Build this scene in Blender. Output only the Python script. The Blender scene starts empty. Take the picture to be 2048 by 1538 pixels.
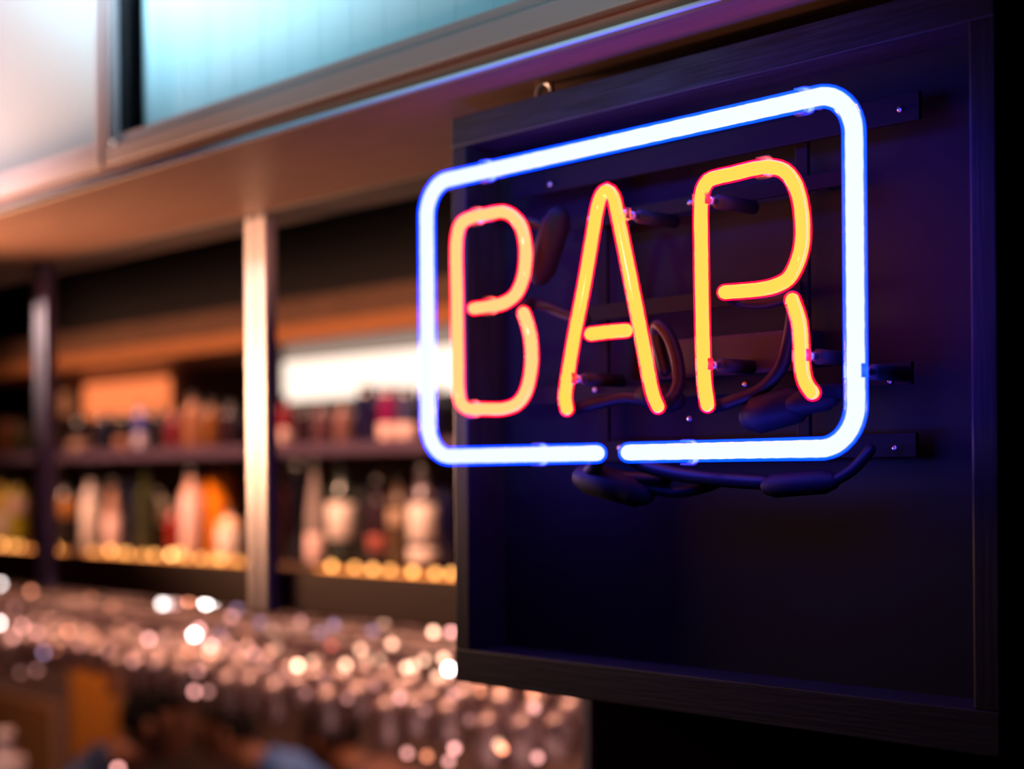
import bpy, bmesh, math, random
from mathutils import Vector, Matrix
random.seed(7)
SC = bpy.context.scene
COL = SC.collection
PI = math.pi

# ---------------------------------------------------------------- camera
F = 3200.0                      # focal length in pixels of the 2048 wide frame
YAW, PY, ROLL = 0.84072, 947.5, 0.00773
CZ = 1.85
SN, CS = math.sin(YAW), math.cos(YAW)
R0, U0, FW = Vector((CS, SN, 0)), Vector((0, 0, 1)), Vector((-SN, CS, 0))
xc = R0*math.cos(ROLL) - U0*math.sin(ROLL)
yc = R0*math.sin(ROLL) + U0*math.cos(ROLL)
cam_d = bpy.data.cameras.new('camera')
cam = bpy.data.objects.new('camera', cam_d); COL.objects.link(cam)
m = Matrix((xc, yc, -FW)).transposed().to_4x4(); m.translation = (0, 0, CZ)
cam.matrix_world = m
cam_d.sensor_width = 36; cam_d.sensor_fit = 'HORIZONTAL'; cam_d.lens = F/2048*36
cam_d.shift_y = (PY-769)/2048
cam_d.clip_start = .05; cam_d.clip_end = 60
cam_d.dof.use_dof = True; cam_d.dof.focus_distance = 1.22; cam_d.dof.aperture_fstop = 2.7
SC.camera = cam

def at(px, py, Y):              # the point of the plane y = Y that is seen at a pixel of the photograph
    dx, dy = px-1024, py-PY
    a = (dx*math.cos(ROLL)-dy*math.sin(ROLL))/F
    b = (dx*math.sin(ROLL)+dy*math.cos(ROLL))/F
    r = R0*a - U0*b + FW
    return r*(Y/r.y) + Vector((0, 0, CZ))

# ---------------------------------------------------------------- world, lights, exposure
SC.view_settings.view_transform = 'Standard'; SC.view_settings.look = 'None'
SC.view_settings.exposure = 0; SC.view_settings.gamma = 1
SC.view_settings.use_curve_mapping = False
SC.cycles.use_denoising = True
SC.cycles.max_bounces = 12; SC.cycles.transparent_max_bounces = 40
SC.cycles.caustics_reflective = False; SC.cycles.caustics_refractive = False
SC.cycles.sample_clamp_indirect = 4
w = bpy.data.worlds.new('world'); SC.world = w; w.use_nodes = True
w.node_tree.nodes['Background'].inputs[0].default_value = (.45, .40, .5, 1)
w.node_tree.nodes['Background'].inputs[1].default_value = .009

def area(name, loc, target, size, col, power, sy=None, spread=PI):
    l = bpy.data.lights.new(name, 'AREA'); l.energy = power; l.color = col
    l.shape = 'RECTANGLE'; l.size = size; l.size_y = sy or size; l.spread = spread
    o = bpy.data.objects.new(name, l); COL.objects.link(o)
    o.location = loc
    o.rotation_euler = (Vector(target)-Vector(loc)).to_track_quat('-Z', 'Y').to_euler()
    return o
def spot(name, loc, target, col, power, ang, rad=.04, blend=.6):
    l = bpy.data.lights.new(name, 'SPOT'); l.energy = power; l.color = col
    l.spot_size = math.radians(ang); l.spot_blend = blend; l.shadow_soft_size = rad
    o = bpy.data.objects.new(name, l); COL.objects.link(o)
    o.location = loc
    o.rotation_euler = (Vector(target)-Vector(loc)).to_track_quat('-Z', 'Y').to_euler()
    return o
area('cool_room_lamp', (-1.75, .15, 2.8), (-1.65, .97, 3.1), .35, (.54, .88, 1), 60, spread=1.75)
area('pink_room_lamp', (-3.2, .15, 2.46), (-2.75, .97, 2.72), .16, (1, .76, .76), 13, spread=1.35)
spot('added_soffit_spot', (-.35, .3, 1.75), (-1.0, 1.0, 2.213), (1, .55, .38), 7, 30)  # added warm spot to lift the dark soffit over the board
spot('added_frame_spot', (-.7, -.2, 2.45), (-1.15, .95, 2.22), (.34, .84, .95), 24, 34)  # added cool spot to brighten the soffit edge and board frame
area('warm_soffit_fill', (-2.75, .78, 1.98), (-1.8, 1.06, 2.21), .25, (1, .52, .30), 6.5, spread=1.35)  # added unseen area light that warms the soffit underside
spot('added_post_spot', (-1.45, .6, 1.98), (-1.9, 1.22, 2.15), (1, .43, .28), 22, 12)  # added spot aimed to brighten the upper part of the double post
area('shelf_front_fill', (-3.6, 1.5, 2.95), (-3.6, 2.3, 1.74), 2.6, (1, .50, .32), 25, sy=.2, spread=1.0)  # added unseen light for the shelf edges and bottles
area('seat_fill', (-2.4, 2.95, 2.3), (-4.4, 2.8, 1.0), .5, (1, .5, .3), 50)  # unseen light put in to show the seated people
area('screen_fill', (-6.2, 2.85, 2.3), (-6.4, 3.3, 1.1), .3, (1, .5, .28), 42)  # unseen light put in to brighten the wooden screens
area('back_wall_fill', (-5.2, 4.0, 3.0), (-5.2, 5.2, 1.2), .8, (1, .52, .42), 170)  # added light that lifts the wall behind the glasses
area('glass_rack_fill', (-2.3, 1.75, 1.05), (-3.0, 2.2, 1.5), .6, (1, .58, .55), 1.8)  # unseen light added to give the glasses their haze
spot('added_counter_spot', (-3.3, 1.2, 1.9), (-4.15, 1.85, 1.1), (1, .66, .60), 12, 26)  # added spot to brighten the pump bottle

# ---------------------------------------------------------------- materials
MATS = {}
def mat(name, col=(.5, .5, .5), rough=.5, metal=0, noise=None, bump=None, spec=None, coat=0, emit=None, estr=0):
    if name in MATS: return MATS[name]
    M = bpy.data.materials.new(name); M.use_nodes = True; MATS[name] = M
    nt = M.node_tree; b = nt.nodes['Principled BSDF']
    b.inputs['Base Color'].default_value = (*col, 1)
    b.inputs['Roughness'].default_value = rough; b.inputs['Metallic'].default_value = metal
    if spec is not None: b.inputs['Specular IOR Level'].default_value = spec
    b.inputs['Coat Weight'].default_value = coat
    if emit: b.inputs['Emission Color'].default_value = (*emit, 1); b.inputs['Emission Strength'].default_value = estr
    if noise or bump:
        tc = nt.nodes.new('ShaderNodeTexCoord'); mp = nt.nodes.new('ShaderNodeMapping')
        nt.links.new(tc.outputs['Object'], mp.inputs[0])
        n = nt.nodes.new('ShaderNodeTexNoise'); n.inputs['Detail'].default_value = 6
        nt.links.new(mp.outputs[0], n.inputs['Vector'])
        src = noise or bump
        mp.inputs['Scale'].default_value = src[0]
        if noise:
            r = nt.nodes.new('ShaderNodeMix'); r.data_type = 'RGBA'
            r.inputs[6].default_value = (*col, 1); r.inputs[7].default_value = (*noise[1], 1)
            cr = nt.nodes.new('ShaderNodeMapRange'); cr.inputs[1].default_value = .35; cr.inputs[2].default_value = .7
            nt.links.new(n.outputs[0], cr.inputs[0]); nt.links.new(cr.outputs[0], r.inputs[0])
            nt.links.new(r.outputs[2], b.inputs['Base Color'])
        if bump:
            bp = nt.nodes.new('ShaderNodeBump'); bp.inputs['Strength'].default_value = bump[1]; bp.inputs['Distance'].default_value = bump[2]
            nt.links.new(n.outputs[0], bp.inputs['Height']); nt.links.new(bp.outputs[0], b.inputs['Normal'])
    return M
def emis(name, col, s, sample=True):
    if name in MATS: return MATS[name]
    M = bpy.data.materials.new(name); M.use_nodes = True; MATS[name] = M
    nt = M.node_tree; nt.nodes.remove(nt.nodes['Principled BSDF'])
    e = nt.nodes.new('ShaderNodeEmission'); e.inputs[0].default_value = (*col, 1); e.inputs[1].default_value = s
    nt.links.new(e.outputs[0], nt.nodes['Material Output'].inputs[0])
    if not sample: M.cycles.emission_sampling = 'NONE'
    return M
def clear(name, tint=(1, 1, 1), gloss=.1, rough=.03, glow=None, gcol=(1, 1, 1), fres=False):
    """thin clear glass: lets light straight through, with a gloss on top; glow = light given off by the glass itself"""
    if name in MATS: return MATS[name]
    M = bpy.data.materials.new(name); M.use_nodes = True; MATS[name] = M
    nt = M.node_tree; nt.nodes.remove(nt.nodes['Principled BSDF'])
    t = nt.nodes.new('ShaderNodeBsdfTransparent'); t.inputs[0].default_value = (*tint, 1)
    g = nt.nodes.new('ShaderNodeBsdfGlossy'); g.inputs['Roughness'].default_value = rough; g.inputs[0].default_value = (*gcol, 1)
    mx = nt.nodes.new('ShaderNodeMixShader'); mx.inputs[0].default_value = gloss
    if fres:
        lw = nt.nodes.new('ShaderNodeFresnel'); lw.inputs[0].default_value = 1.5
        ad = nt.nodes.new('ShaderNodeMath'); ad.inputs[1].default_value = gloss; ad.use_clamp = True
        nt.links.new(lw.outputs[0], ad.inputs[0]); nt.links.new(ad.outputs[0], mx.inputs[0])
    nt.links.new(t.outputs[0], mx.inputs[1]); nt.links.new(g.outputs[0], mx.inputs[2])
    last = mx
    if glow:
        e = nt.nodes.new('ShaderNodeEmission'); e.inputs[0].default_value = (*glow[0], 1); e.inputs[1].default_value = glow[1]
        a = nt.nodes.new('ShaderNodeAddShader')
        nt.links.new(mx.outputs[0], a.inputs[0]); nt.links.new(e.outputs[0], a.inputs[1]); last = a
        M.cycles.emission_sampling = 'NONE'
    nt.links.new(last.outputs[0], nt.nodes['Material Output'].inputs[0])
    return M

black_wood = mat('black_stained_wood', (.009, .0095, .013), .42, noise=((3, 60, 60), (.026, .029, .036)), bump=((3, 60, 60), .3, .0015), spec=.5)
black_wood_v = mat('black_stained_wood_upright', (.009, .0095, .013), .42, noise=((60, 60, 3), (.020, .022, .028)), bump=((60, 60, 3), .2, .001), spec=.35)
chalk_black = mat('matt_black_board', (.003, .003, .0045), .62, noise=((5, 5, 5), (.005, .005, .007)), spec=.2)
steel = mat('brushed_steel', (.62, .54, .54), .42, .55, bump=((4, 4, 300), .08, .001))
alu = mat('brushed_aluminium', (.46, .34, .36), .42, .2, bump=((4, 300, 300), .08, .001))
brown_lacquer = mat('brown_lacquer', (.26, .125, .08), .5, 0, noise=((2, 30, 30), (.20, .095, .06)), spec=.3)
dark_brown = mat('dark_brown_wood', (.05, .028, .02), .5, noise=((2, 25, 25), (.03, .017, .012)))
walnut = mat('walnut_wood', (.11, .055, .03), .5, noise=((2, 25, 25), (.07, .035, .02)))
amber_wood = mat('amber_varnished_wood', (.50, .20, .06), .4, noise=((2, 25, 25), (.40, .15, .04)))
black_paint = mat('black_paint', (.012, .012, .014), .4)
dark_metal = mat('dark_painted_metal', (.006, .004, .008), .6, 0, spec=.08)

# ---------------------------------------------------------------- mesh helpers
def tag(o, label=None, cat=None, group=None, kind=None):
    if label: o['label'] = label
    if cat: o['category'] = cat
    if group: o['group'] = group
    if kind: o['kind'] = kind
    return o
def obj(name, bm, m, parent=None, smooth=False):
    me = bpy.data.meshes.new(name)
    bmesh.ops.recalc_face_normals(bm, faces=bm.faces[:])
    bm.to_mesh(me); bm.free()
    if m: me.materials.append(m)
    if smooth:
        for p in me.polygons: p.use_smooth = True
    o = bpy.data.objects.new(name, me); COL.objects.link(o)
    if parent:
        o.parent = parent
        r = parent
        while r.parent: r = r.parent
        base[o.name] = 1
        o.matrix_parent_inverse = Matrix.Identity(4)
    return o
base = {}
def empty(name, loc=(0, 0, 0), label=None, cat=None, group=None, kind=None):
    o = bpy.data.objects.new(name, None); COL.objects.link(o); o.location = loc
    o.empty_display_size = .05
    return tag(o, label, cat, group, kind)
def box_bm(a, b, bev=0.0, bm=None):
    """box between the corners a and b"""
    bm = bm or bmesh.new()
    a = Vector(a); b = Vector(b)
    lo = Vector(map(min, a, b)); hi = Vector(map(max, a, b))
    r = bmesh.ops.create_cube(bm, size=1)
    for v in r['verts']:
        v.co = Vector((lo[i] + (v.co[i]+.5)*(hi[i]-lo[i]) for i in range(3)))
    if bev:
        es = {e for v in r['verts'] for e in v.link_edges}
        bmesh.ops.bevel(bm, geom=list(es), offset=bev, segments=2, affect='EDGES', profile=.6)
    return bm
def box(name, a, b, m, parent=None, bev=0.0):
    org = parent.location if parent else Vector((0, 0, 0))
    if parent and parent.parent: org = org + parent.parent.location
    return obj(name, box_bm(Vector(a)-org, Vector(b)-org, bev), m, parent)
def tube_bm(pts, r, seg=14, bm=None, cap=True, wob=0, round_cap=False):
    bm = bm or bmesh.new()
    pts = [Vector(p) for p in pts]
    n = len(pts)
    rs = [r]*n if not hasattr(r, '__len__') else list(r)
    if round_cap:
        for end in (0, 1):
            P = pts[0] if end == 0 else pts[-1]
            d = ((pts[0]-pts[1]) if end == 0 else (pts[-1]-pts[-2])).normalized()
            R = rs[0] if end == 0 else rs[-1]
            ex = [(P + d*R*math.sin(t), R*math.cos(t)) for t in (.35, .7, 1.05, 1.35, 1.53)]
            if end == 0:
                pts = [e[0] for e in ex[::-1]] + pts; rs = [e[1] for e in ex[::-1]] + rs
            else:
                pts += [e[0] for e in ex]; rs += [e[1] for e in ex]
        n = len(pts)
    T = []
    for i in range(n):
        a = pts[max(i-1, 0)]; b = pts[min(i+1, n-1)]
        T.append((b-a).normalized())
    up = Vector((0, 1, 0)) if abs(T[0].y) < .9 else Vector((1, 0, 0))
    N = (up - T[0]*up.dot(T[0])).normalized()
    rings = []
    for i in range(n):
        N = (N - T[i]*N.dot(T[i])).normalized()
        B = T[i].cross(N)
        k = 1 + (wob*(random.random()-.5) if wob else 0)
        rings.append([bm.verts.new(pts[i] + (N*math.cos(2*PI*j/seg)+B*math.sin(2*PI*j/seg))*rs[i]*k) for j in range(seg)])
    for i in range(n-1):
        for j in range(seg):
            bm.faces.new((rings[i][j], rings[i][(j+1) % seg], rings[i+1][(j+1) % seg], rings[i+1][j]))
    if cap:
        bm.faces.new(rings[0][::-1]); bm.faces.new(rings[-1])
    return bm
def tube(name, pts, r, m, parent=None, seg=14, **k):
    org = parent.location if parent else Vector((0, 0, 0))
    if parent and parent.parent: org = org + parent.parent.location
    return obj(name, tube_bm([Vector(p)-org for p in pts], r, seg, **k), m, parent, smooth=True)
def lathe_bm(prof, seg=20, bm=None, c=(0, 0, 0)):
    """prof: list of (radius, height) turned round the z axis"""
    bm = bm or bmesh.new(); rings = []
    for r, z in prof:
        if r < 1e-5: rings.append([bm.verts.new((c[0], c[1], c[2]+z))])
        else: rings.append([bm.verts.new((c[0]+r*math.cos(2*PI*j/seg), c[1]+r*math.sin(2*PI*j/seg), c[2]+z)) for j in range(seg)])
    for A, B in zip(rings, rings[1:]):
        if len(A) == 1 and len(B) == 1: continue
        for j in range(seg):
            if len(A) == 1: bm.faces.new((A[0], B[j], B[(j+1) % seg]))
            elif len(B) == 1: bm.faces.new((A[j], A[(j+1) % seg], B[0]))
            else: bm.faces.new((A[j], A[(j+1) % seg], B[(j+1) % seg], B[j]))
    return bm
def catmull(P, step=.004, closed=False):
    P = [Vector(p) for p in P]
    out = []
    for i in range(len(P)-1):
        p0 = P[i-1] if i > 0 else P[0]*2-P[1]
        p3 = P[i+2] if i+2 < len(P) else P[-1]*2-P[-2]
        p1, p2 = P[i], P[i+1]
        n = max(2, int((p2-p1).length/step))
        a = (p1-p0).length**.5; b = (p2-p1).length**.5; c = (p3-p2).length**.5
        m1 = (p1-p0)/a*b; m2 = (p3-p2)/c*b
        # centripetal tangents
        m1 = ((p1-p0)/a - (p2-p0)/(a+b) + (p2-p1)/b)*b
        m2 = ((p2-p1)/b - (p3-p1)/(b+c) + (p3-p2)/c)*b
        for k in range(n):
            t = k/n
            out.append(p1*(2*t**3-3*t*t+1) + m1*(t**3-2*t*t+t) + p2*(-2*t**3+3*t*t) + m2*(t**3-t*t))
    out.append(P[-1])
    return out
def fillet(P, rad, step=.004):
    """polyline with rounded corners"""
    P = [Vector(p) for p in P]; out = [P[0]]
    for i in range(1, len(P)-1):
        a = (P[i-1]-P[i]).normalized(); b = (P[i+1]-P[i]).normalized()
        ang = a.angle(b); d = rad/math.tan(ang/2)
        c = P[i] + (a+b).normalized()*(rad/math.sin(ang/2))
        s, e = P[i]+a*d-c, P[i]+b*d-c
        n = 10
        for k in range(n+1):
            v = s.lerp(e, k/n); out.append(c+v.normalized()*rad)
    out.append(P[-1])
    res = [out[0]]
    for q in out[1:]:
        L = (q-res[-1]).length; n = max(1, int(L/step)); s = res[-1].copy()
        for k in range(1, n+1): res.append(s.lerp(q, k/n))
    return res

# ---------------------------------------------------------------- setting
floor_m = mat('dark_floor', (.03, .02, .016), .5, noise=((2, 2, 2), (.045, .03, .022)))
wall_m = mat('dark_brown_wall', (.10, .055, .045), .7, noise=((1, 1, 3), (.07, .04, .03)))
X0, X1, Y0, Y1, ZC = -9.5, 2.2, -2.5, 5.2, 3.2
def struct(name, a, b, m): return tag(box(name, a, b, m), kind='structure')
struct('floor', (X0, Y0, -.1), (X1, Y1, 0), floor_m)
struct('ceiling', (X0, Y0, ZC), (X1, Y1, ZC+.1), wall_m)
struct('wall_back', (X0, Y1, 0), (X1, Y1+.1, ZC), wall_m)
struct('wall_front', (X0, Y0-.1, 0), (X1, Y0, ZC), wall_m)
struct('wall_left', (X0-.1, Y0, 0), (X0, Y1, ZC), wall_m)
struct('wall_right', (X1, Y0, 0), (X1+.1, Y1, ZC), wall_m)
ZS = CZ+.363                     # underside of the soffit
struct('added_dark_pier', (-1.10, 1.10, 0), (1.2, 1.36, CZ+.30), mat('pier_darkness', (.008, .004, .004), .8, spec=0))  # added near-black block that supplies the darkness behind and below the board

# ---------------------------------------------------------------- soffit, strip and edge highlight over the bar
SX0, SX1 = -6.5, -.2
so = empty('soffit_1', (0, 0, 0), kind='structure')
box('underside_board', (SX0, .95, ZS), (SX1, 1.215, ZS+.006), brown_lacquer, so, .0025)
tube('edge_highlight', [(SX0, .9485, ZS+.0045), (SX1, .9485, ZS+.0045)], .0024, mat('highlight_pale', (.75, .85, .85), .5, 0), so, 12)  # pale rod added to carry the highlight along the soffit edge
box('recessed_strip', (SX0, .962, ZS+.0062), (SX1, .972, CZ+.386), mat('reddish_strip', (.42, .15, .11), .4), so)
box('board', (SX0, .972, ZS+.0062), (SX1, 1.30, ZS+.03), dark_brown, so)
box('back_lip', (SX0, 1.216, ZS-.001), (SX1, 1.30, ZS+.006), dark_brown, so)

# ---------------------------------------------------------------- glazed cabinets above the soffit
zr0 = CZ+.386; zr1 = at(500, 180, .955).z; ZT = 3.0
def cabinet(name, xa, xb, label, plank_m, near, PW):
    c = empty(name, (xa, .95, zr0), label, 'cabinet')
    sw = .0215
    box('bottom_rail', (xa, .95, zr0), (xb, .975, zr0+(zr1-zr0)*.62), alu, c, .0015)
    box('bottom_bead', (xa+sw*.7, .956, zr0+(zr1-zr0)*.62), (xb-sw*.7, .972, zr1), alu, c, .0012)
    box('stile', (xa, .9495, zr0+.001), (xa+sw*.55, .957, ZT), alu, c, .002)
    box('stile', (xa+sw*.62, .953, zr0+.012), (xa+sw, .9605, ZT), alu, c, .0012)
    box('stile', (xb-sw*.62, .9495, zr0+.001), (xb, .957, ZT), alu, c, .002)
    box('stile_back', (xa+.001, .9606, zr0+.012), (xa+sw*.9, .9754, ZT), mat('black_felt', (.004, .004, .005), .9, spec=0), c)
    box('top_rail', (xa, .95, ZT), (xb, .975, ZT+.03), alu, c, .001)
    box('glass_pane', (xa+sw*.9, .962, zr1-.002), (xb-sw*.6, .9645, ZT), clear('cabinet_glass', (.97, .99, 1), .06, .02), c)
    box('side_panel', (xa+.002, .9755, zr0+.002), (xa+sw*.7, 1.004, ZT), mat('black_felt', (.004, .004, .005), .9, spec=0), c)
    box('side_panel', (xb-sw*.6, .9755, zr0+.002), (xb-.002, 1.004, ZT), mat('black_felt', (.004, .004, .005), .9, spec=0), c)
    box('bottom_panel', (xa+sw*.7, .9755, zr0+.002), (xb-sw*.6, 1.004, zr0+.012), black_paint, c)
    pw = PW; x = near
    while x > xa: x -= pw
    nm_ = 'plank' if pw < 1 else 'lining_board'
    while x < xb:
        a, b = max(x+.0004, xa+sw*.7), min(x+pw-.0004, xb-sw*.6)
        if b-a > .004: box(nm_, (a, .997, zr0+.012), (b, 1.004, ZT), plank_m, c, .0005)
        x += pw
    box('back_panel', (xa+.002, 1.0045, zr0+.002), (xb-.002, 1.009, ZT), mat('groove_paint', (.12, .2, .24), .6), c)
    return c
xg0, xg1 = at(417, 60, .997).x, at(911, 10, .997).x
PW = (xg1-xg0)/8
xm = at(203.5, 200, .95).x
pale_blue = mat('pale_blue_paint', (.70, .85, .93), .45)
pale_grey = mat('pale_grey_paint', (.50, .49, .50), .45)
cab_r = cabinet('display_cabinet', xm+.0042, -.35, 'metal framed glazed cabinet lined with pale blue grooved boards, above the sign', pale_blue, xg0, PW)
cab_l = cabinet('display_cabinet', -3.4, xm-.0042, 'metal framed glazed cabinet with a plain pinkish grey lining, at the upper left', pale_grey, -3.39, 4)
box('corner_bracket', (xm+.019, .951, zr0+.0215), (xm+.031, .956, zr0+.0305), mat('polished_plate', (.9, .85, .85), .25, .9), cab_r, .001)

# ---------------------------------------------------------------- steel posts under the soffit
BM1 = CZ-.134; BM0 = BM1-.052
fb = empty('shelf_beam', (-3, 1.24, BM0), 'brown wooden front beam fixed behind the feet of the steel double posts', 'beam')
box('beam_board', (-5.2, 1.2445, BM0), (-1.275, 1.272, BM1), mat('beam_wood', (.09, .036, .020), .6, noise=((2, 25, 25), (.065, .026, .014)), spec=.2), fb, .002)
box('end_bracket', (-1.275, 1.23, BM0+.01), (-1.1005, 1.25, BM1-.01), dark_metal, fb)
for k, (px, lab) in enumerate(((76, 'dull steel double post nearest the left edge of the shelves'),
                              (509, 'bright steel double post standing between the two lit shelf bays'),
                              (1165, 'dim steel double post seen below the black sign board'))):
    x = at(px, 800, 1.22).x
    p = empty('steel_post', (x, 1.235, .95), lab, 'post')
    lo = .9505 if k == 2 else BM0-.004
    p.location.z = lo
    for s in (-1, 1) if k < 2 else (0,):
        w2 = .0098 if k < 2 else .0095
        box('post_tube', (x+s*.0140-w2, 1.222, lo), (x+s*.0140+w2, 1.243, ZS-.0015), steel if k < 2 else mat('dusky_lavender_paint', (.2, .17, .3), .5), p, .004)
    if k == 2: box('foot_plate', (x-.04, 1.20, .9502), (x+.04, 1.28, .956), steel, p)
counter_m = mat('dark_counter', (.06, .03, .02), .3, noise=((2, 20, 20), (.04, .02, .015)))
ct = empty('bar_counter', (-3, 1.2, 0), 'dark wooden bar counter that carries the posts and the pump bottle', 'counter')
box('worktop', (-7.0, 1.12, .90), (-1.12, 1.98, .95), counter_m, ct, .004)
box('front_panel', (-6.9, 1.2, 0), (-1.15, 1.93, .90), dark_brown, ct)

# ---------------------------------------------------------------- gantry behind: shelves, header, light panels
YG = 2.3
g = empty('back_shelf_unit', (-4, YG, CZ), 'wooden overhead bottle shelf unit with glowing light panels and amber edges', 'shelf')
GX0, GX1 = -6.6, -2.0
def zat(px, py, Y=YG): return at(px, py, Y).z
z_am1, z_am0 = zat(300, 688), zat(300, 718)
box('header_board', (GX0, YG+.02, z_am1), (GX1, YG+.045, zat(300, 640)), walnut, g, .003)
box('header_board', (GX0, YG+.12, zat(300, 640)), (GX1, YG+.14, ZC-.02), mat('header_shade', (.012, .008, .008), .7), g)  # shade on the upper header is put into its near-black colour
box('upper_shelf', (GX0, YG, z_am0), (GX1, YG+.35, z_am1), mat('amber_edge', (.28, .11, .04), .4, noise=((2, 25, 25), (.24, .09, .03))), g, .003)
zm0, zm1 = zat(700, 908), zat(700, 884)
box('middle_shelf', (GX0, YG+.02, zm0), (GX1, YG+.35, zm1), mat('dusky_shelf', (.09, .055, .09), .4), g, .003)
zl1 = zat(300, 1112); zl0 = zl1-.014
box('lower_shelf', (GX0, YG, zl0), (GX1, YG+.35, zl1), walnut, g, .003)
box('lower_fascia', (GX0, YG+.004, zl0-.085), (GX1, YG+.03, zl0), dark_brown, g, .003)
# light panels between upper and middle shelf
def panel(nm, xa, xb, ytop, ybot, m, Y=YG+.33, fr=None):
    a = at(xa, ytop, Y); b = at(xb, ybot, Y)
    box(nm, (a.x, Y, at(xa, ytop, Y).z), (b.x, Y+.01, at(xa, ybot, Y).z), m, g)
xw0 = at(566, 760, YG+.33).x
box('light_panel', (xw0, YG+.33, at(566, 804, YG+.33).z), (xw0+1.15, YG+.345, at(566, 724, YG+.33).z), emis('white_light_panel', (1, .80, .66), 1.6), g, .004)
box('light_panel', (at(166, 790, YG+.33).x, YG+.33, at(250, 835, YG+.33).z), (at(334, 790, YG+.33).x, YG+.345, at(250, 762, YG+.33).z), emis('orange_light_panel', (1, .22, .07), 1.25), g, .01)
box('light_panel', (at(100, 790, YG+.33).x, YG+.33, at(120, 830, YG+.33).z), (at(136, 790, YG+.33).x, YG+.345, at(120, 785, YG+.33).z), emis('dim_orange_light_panel', (1, .29, .12), .35), g, .01)
box('back_board', (GX0, YG+.352, zl0-.02), (GX1, YG+.37, ZC-.02), mat('back_board_paint', (.06, .035, .03), .6), g)
for px in (146, 590):
    x = at(px, 1000, YG+.1).x; w_ = .012 if px < 200 else .02
    box('divider', (x-w_, YG+.015, zl1), (x+w_, YG+.05, z_am0), dark_brown, g)
for x in (GX0, GX1): box('side_panel', (x-.02, YG, zl0-.085), (x, YG+.37, ZC-.02), dark_brown, g)

# lit shelf edge: a glowing strip with bulbs on each bay; the left ones stand in for bottle reflections
def lit_strip(xa, xb, beads, label):
    a = at(xa, 1100, YG-.012); b = at(xb, 1100, YG-.012)
    zz = zl1-.006
    t = empty('shelf_light', (a.x, YG-.012, zz), label, 'light')
    box('strip', (a.x, YG-.012, zz-.004), (b.x, YG-.001, zz+.006), emis('amber_strip', (1, .28, .06), 1.8), t, .003)
    for px, dz, s in beads:
        q = at(px, 1100, YG-.012)
        bm = bmesh.new(); bmesh.ops.create_icosphere(bm, subdivisions=2, radius=.0078)
        bo = obj('glow_bead', bm, emis('amber_bead_%d' % int(s*10), (1, .42, .11) if s < 2 else (1, .48, .16), 4.2*s), t, smooth=True)
        bo.location = (q.x-a.x, -.006, .012+dz)
lit_strip(-150, 126, ((-120, 0, .9), (-70, 0, 1), (-30, 0, .8), (6, .002, 1.6), (28, 0, .9), (42, 0, .8), (115, .003, 1.2)), 'amber glowing shelf light strip left of the dull steel post')
lit_strip(168, 486, ((190, 0, .6), (224, .004, 1.6), (245, .001, .7), (258, 0, 1), (290, -.002, .8), (312, 0, 1.2), (346, .004, 2.4), (362, .010, 1.2), (374, -.001, .8), (406, 0, 1), (430, 0, .7), (445, 0, 1.3), (478, 0, .7)), 'amber glowing shelf light strip between the dull and the bright steel posts')
lit_strip(632, 1150, ((667, .001, 1.5), (713, .001, 1.1), (749, 0, 1.4), (784, 0, 1), (829, 0, 1.6), (874, 0, 1.3), (906, .002, 1.2), (950, 0, 1), (1000, 0, 1), (1060, 0, 1), (1110, 0, 1)), 'amber glowing shelf light strip right of the bright steel post')

# ---------------------------------------------------------------- bottles
def bottle_prof(r, h, kind):
    if kind == 'wine': return [(0, 0), (r*.9, 0), (r, .006), (r, h*.60), (r*.85, h*.68), (r*.42, h*.76), (r*.36, h*.8), (r*.36, h*.93)]
    if kind == 'spirit': return [(0, 0), (r*.92, 0), (r, .006), (r, h*.66), (r*.9, h*.72), (r*.4, h*.79), (r*.36, h*.90)]
    if kind == 'slim': return [(0, 0), (r*.9, 0), (r, .005), (r*.95, h*.5), (r*.6, h*.72), (r*.4, h*.8), (r*.38, h*.93)]
    return [(0, 0), (r*.92, 0), (r, .004), (r, h*.8), (r*.8, h*.88), (r*.7, h*.92)]
def bottle(px, Y, z, r, h, kind, gm, lm, label, lz=(.15, .5), cap=None, name='bottle', grp=None):
    x = at(px, 1000, Y).x
    P = bottle_prof(r, h, kind)
    root = obj(name, lathe_bm(P, 20), gm, None, True)
    root.location = (x, Y, z)
    tag(root, label, 'bottle', grp)
    if lm:
        l = obj('label', lathe_bm([(r*1.0, h*lz[0]), (r*1.02, h*lz[0]+.001), (r*1.02, h*lz[1]-.001), (r*1.0, h*lz[1])], 20), lm, root, True)
    tr, tz = P[-1]
    obj('cap', lathe_bm([(tr*1.1, tz-h*.035), (tr*1.15, tz-h*.03), (tr*1.15, tz+h*.065), (0, tz+h*.07)], 14), cap or mat('black_cap', (.02, .02, .02), .3), root, True)
    return root
def gl(name, col, rough=.12): return mat(name, col, rough, coat=.6)
def paper(name, col): return mat(name, col, .6)
pale = paper('pale_paper', (.85, .70, .62)); pink = paper('pink_paper', (.9, .6, .55)); cream = paper('cream_paper', (.75, .68, .5))
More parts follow.
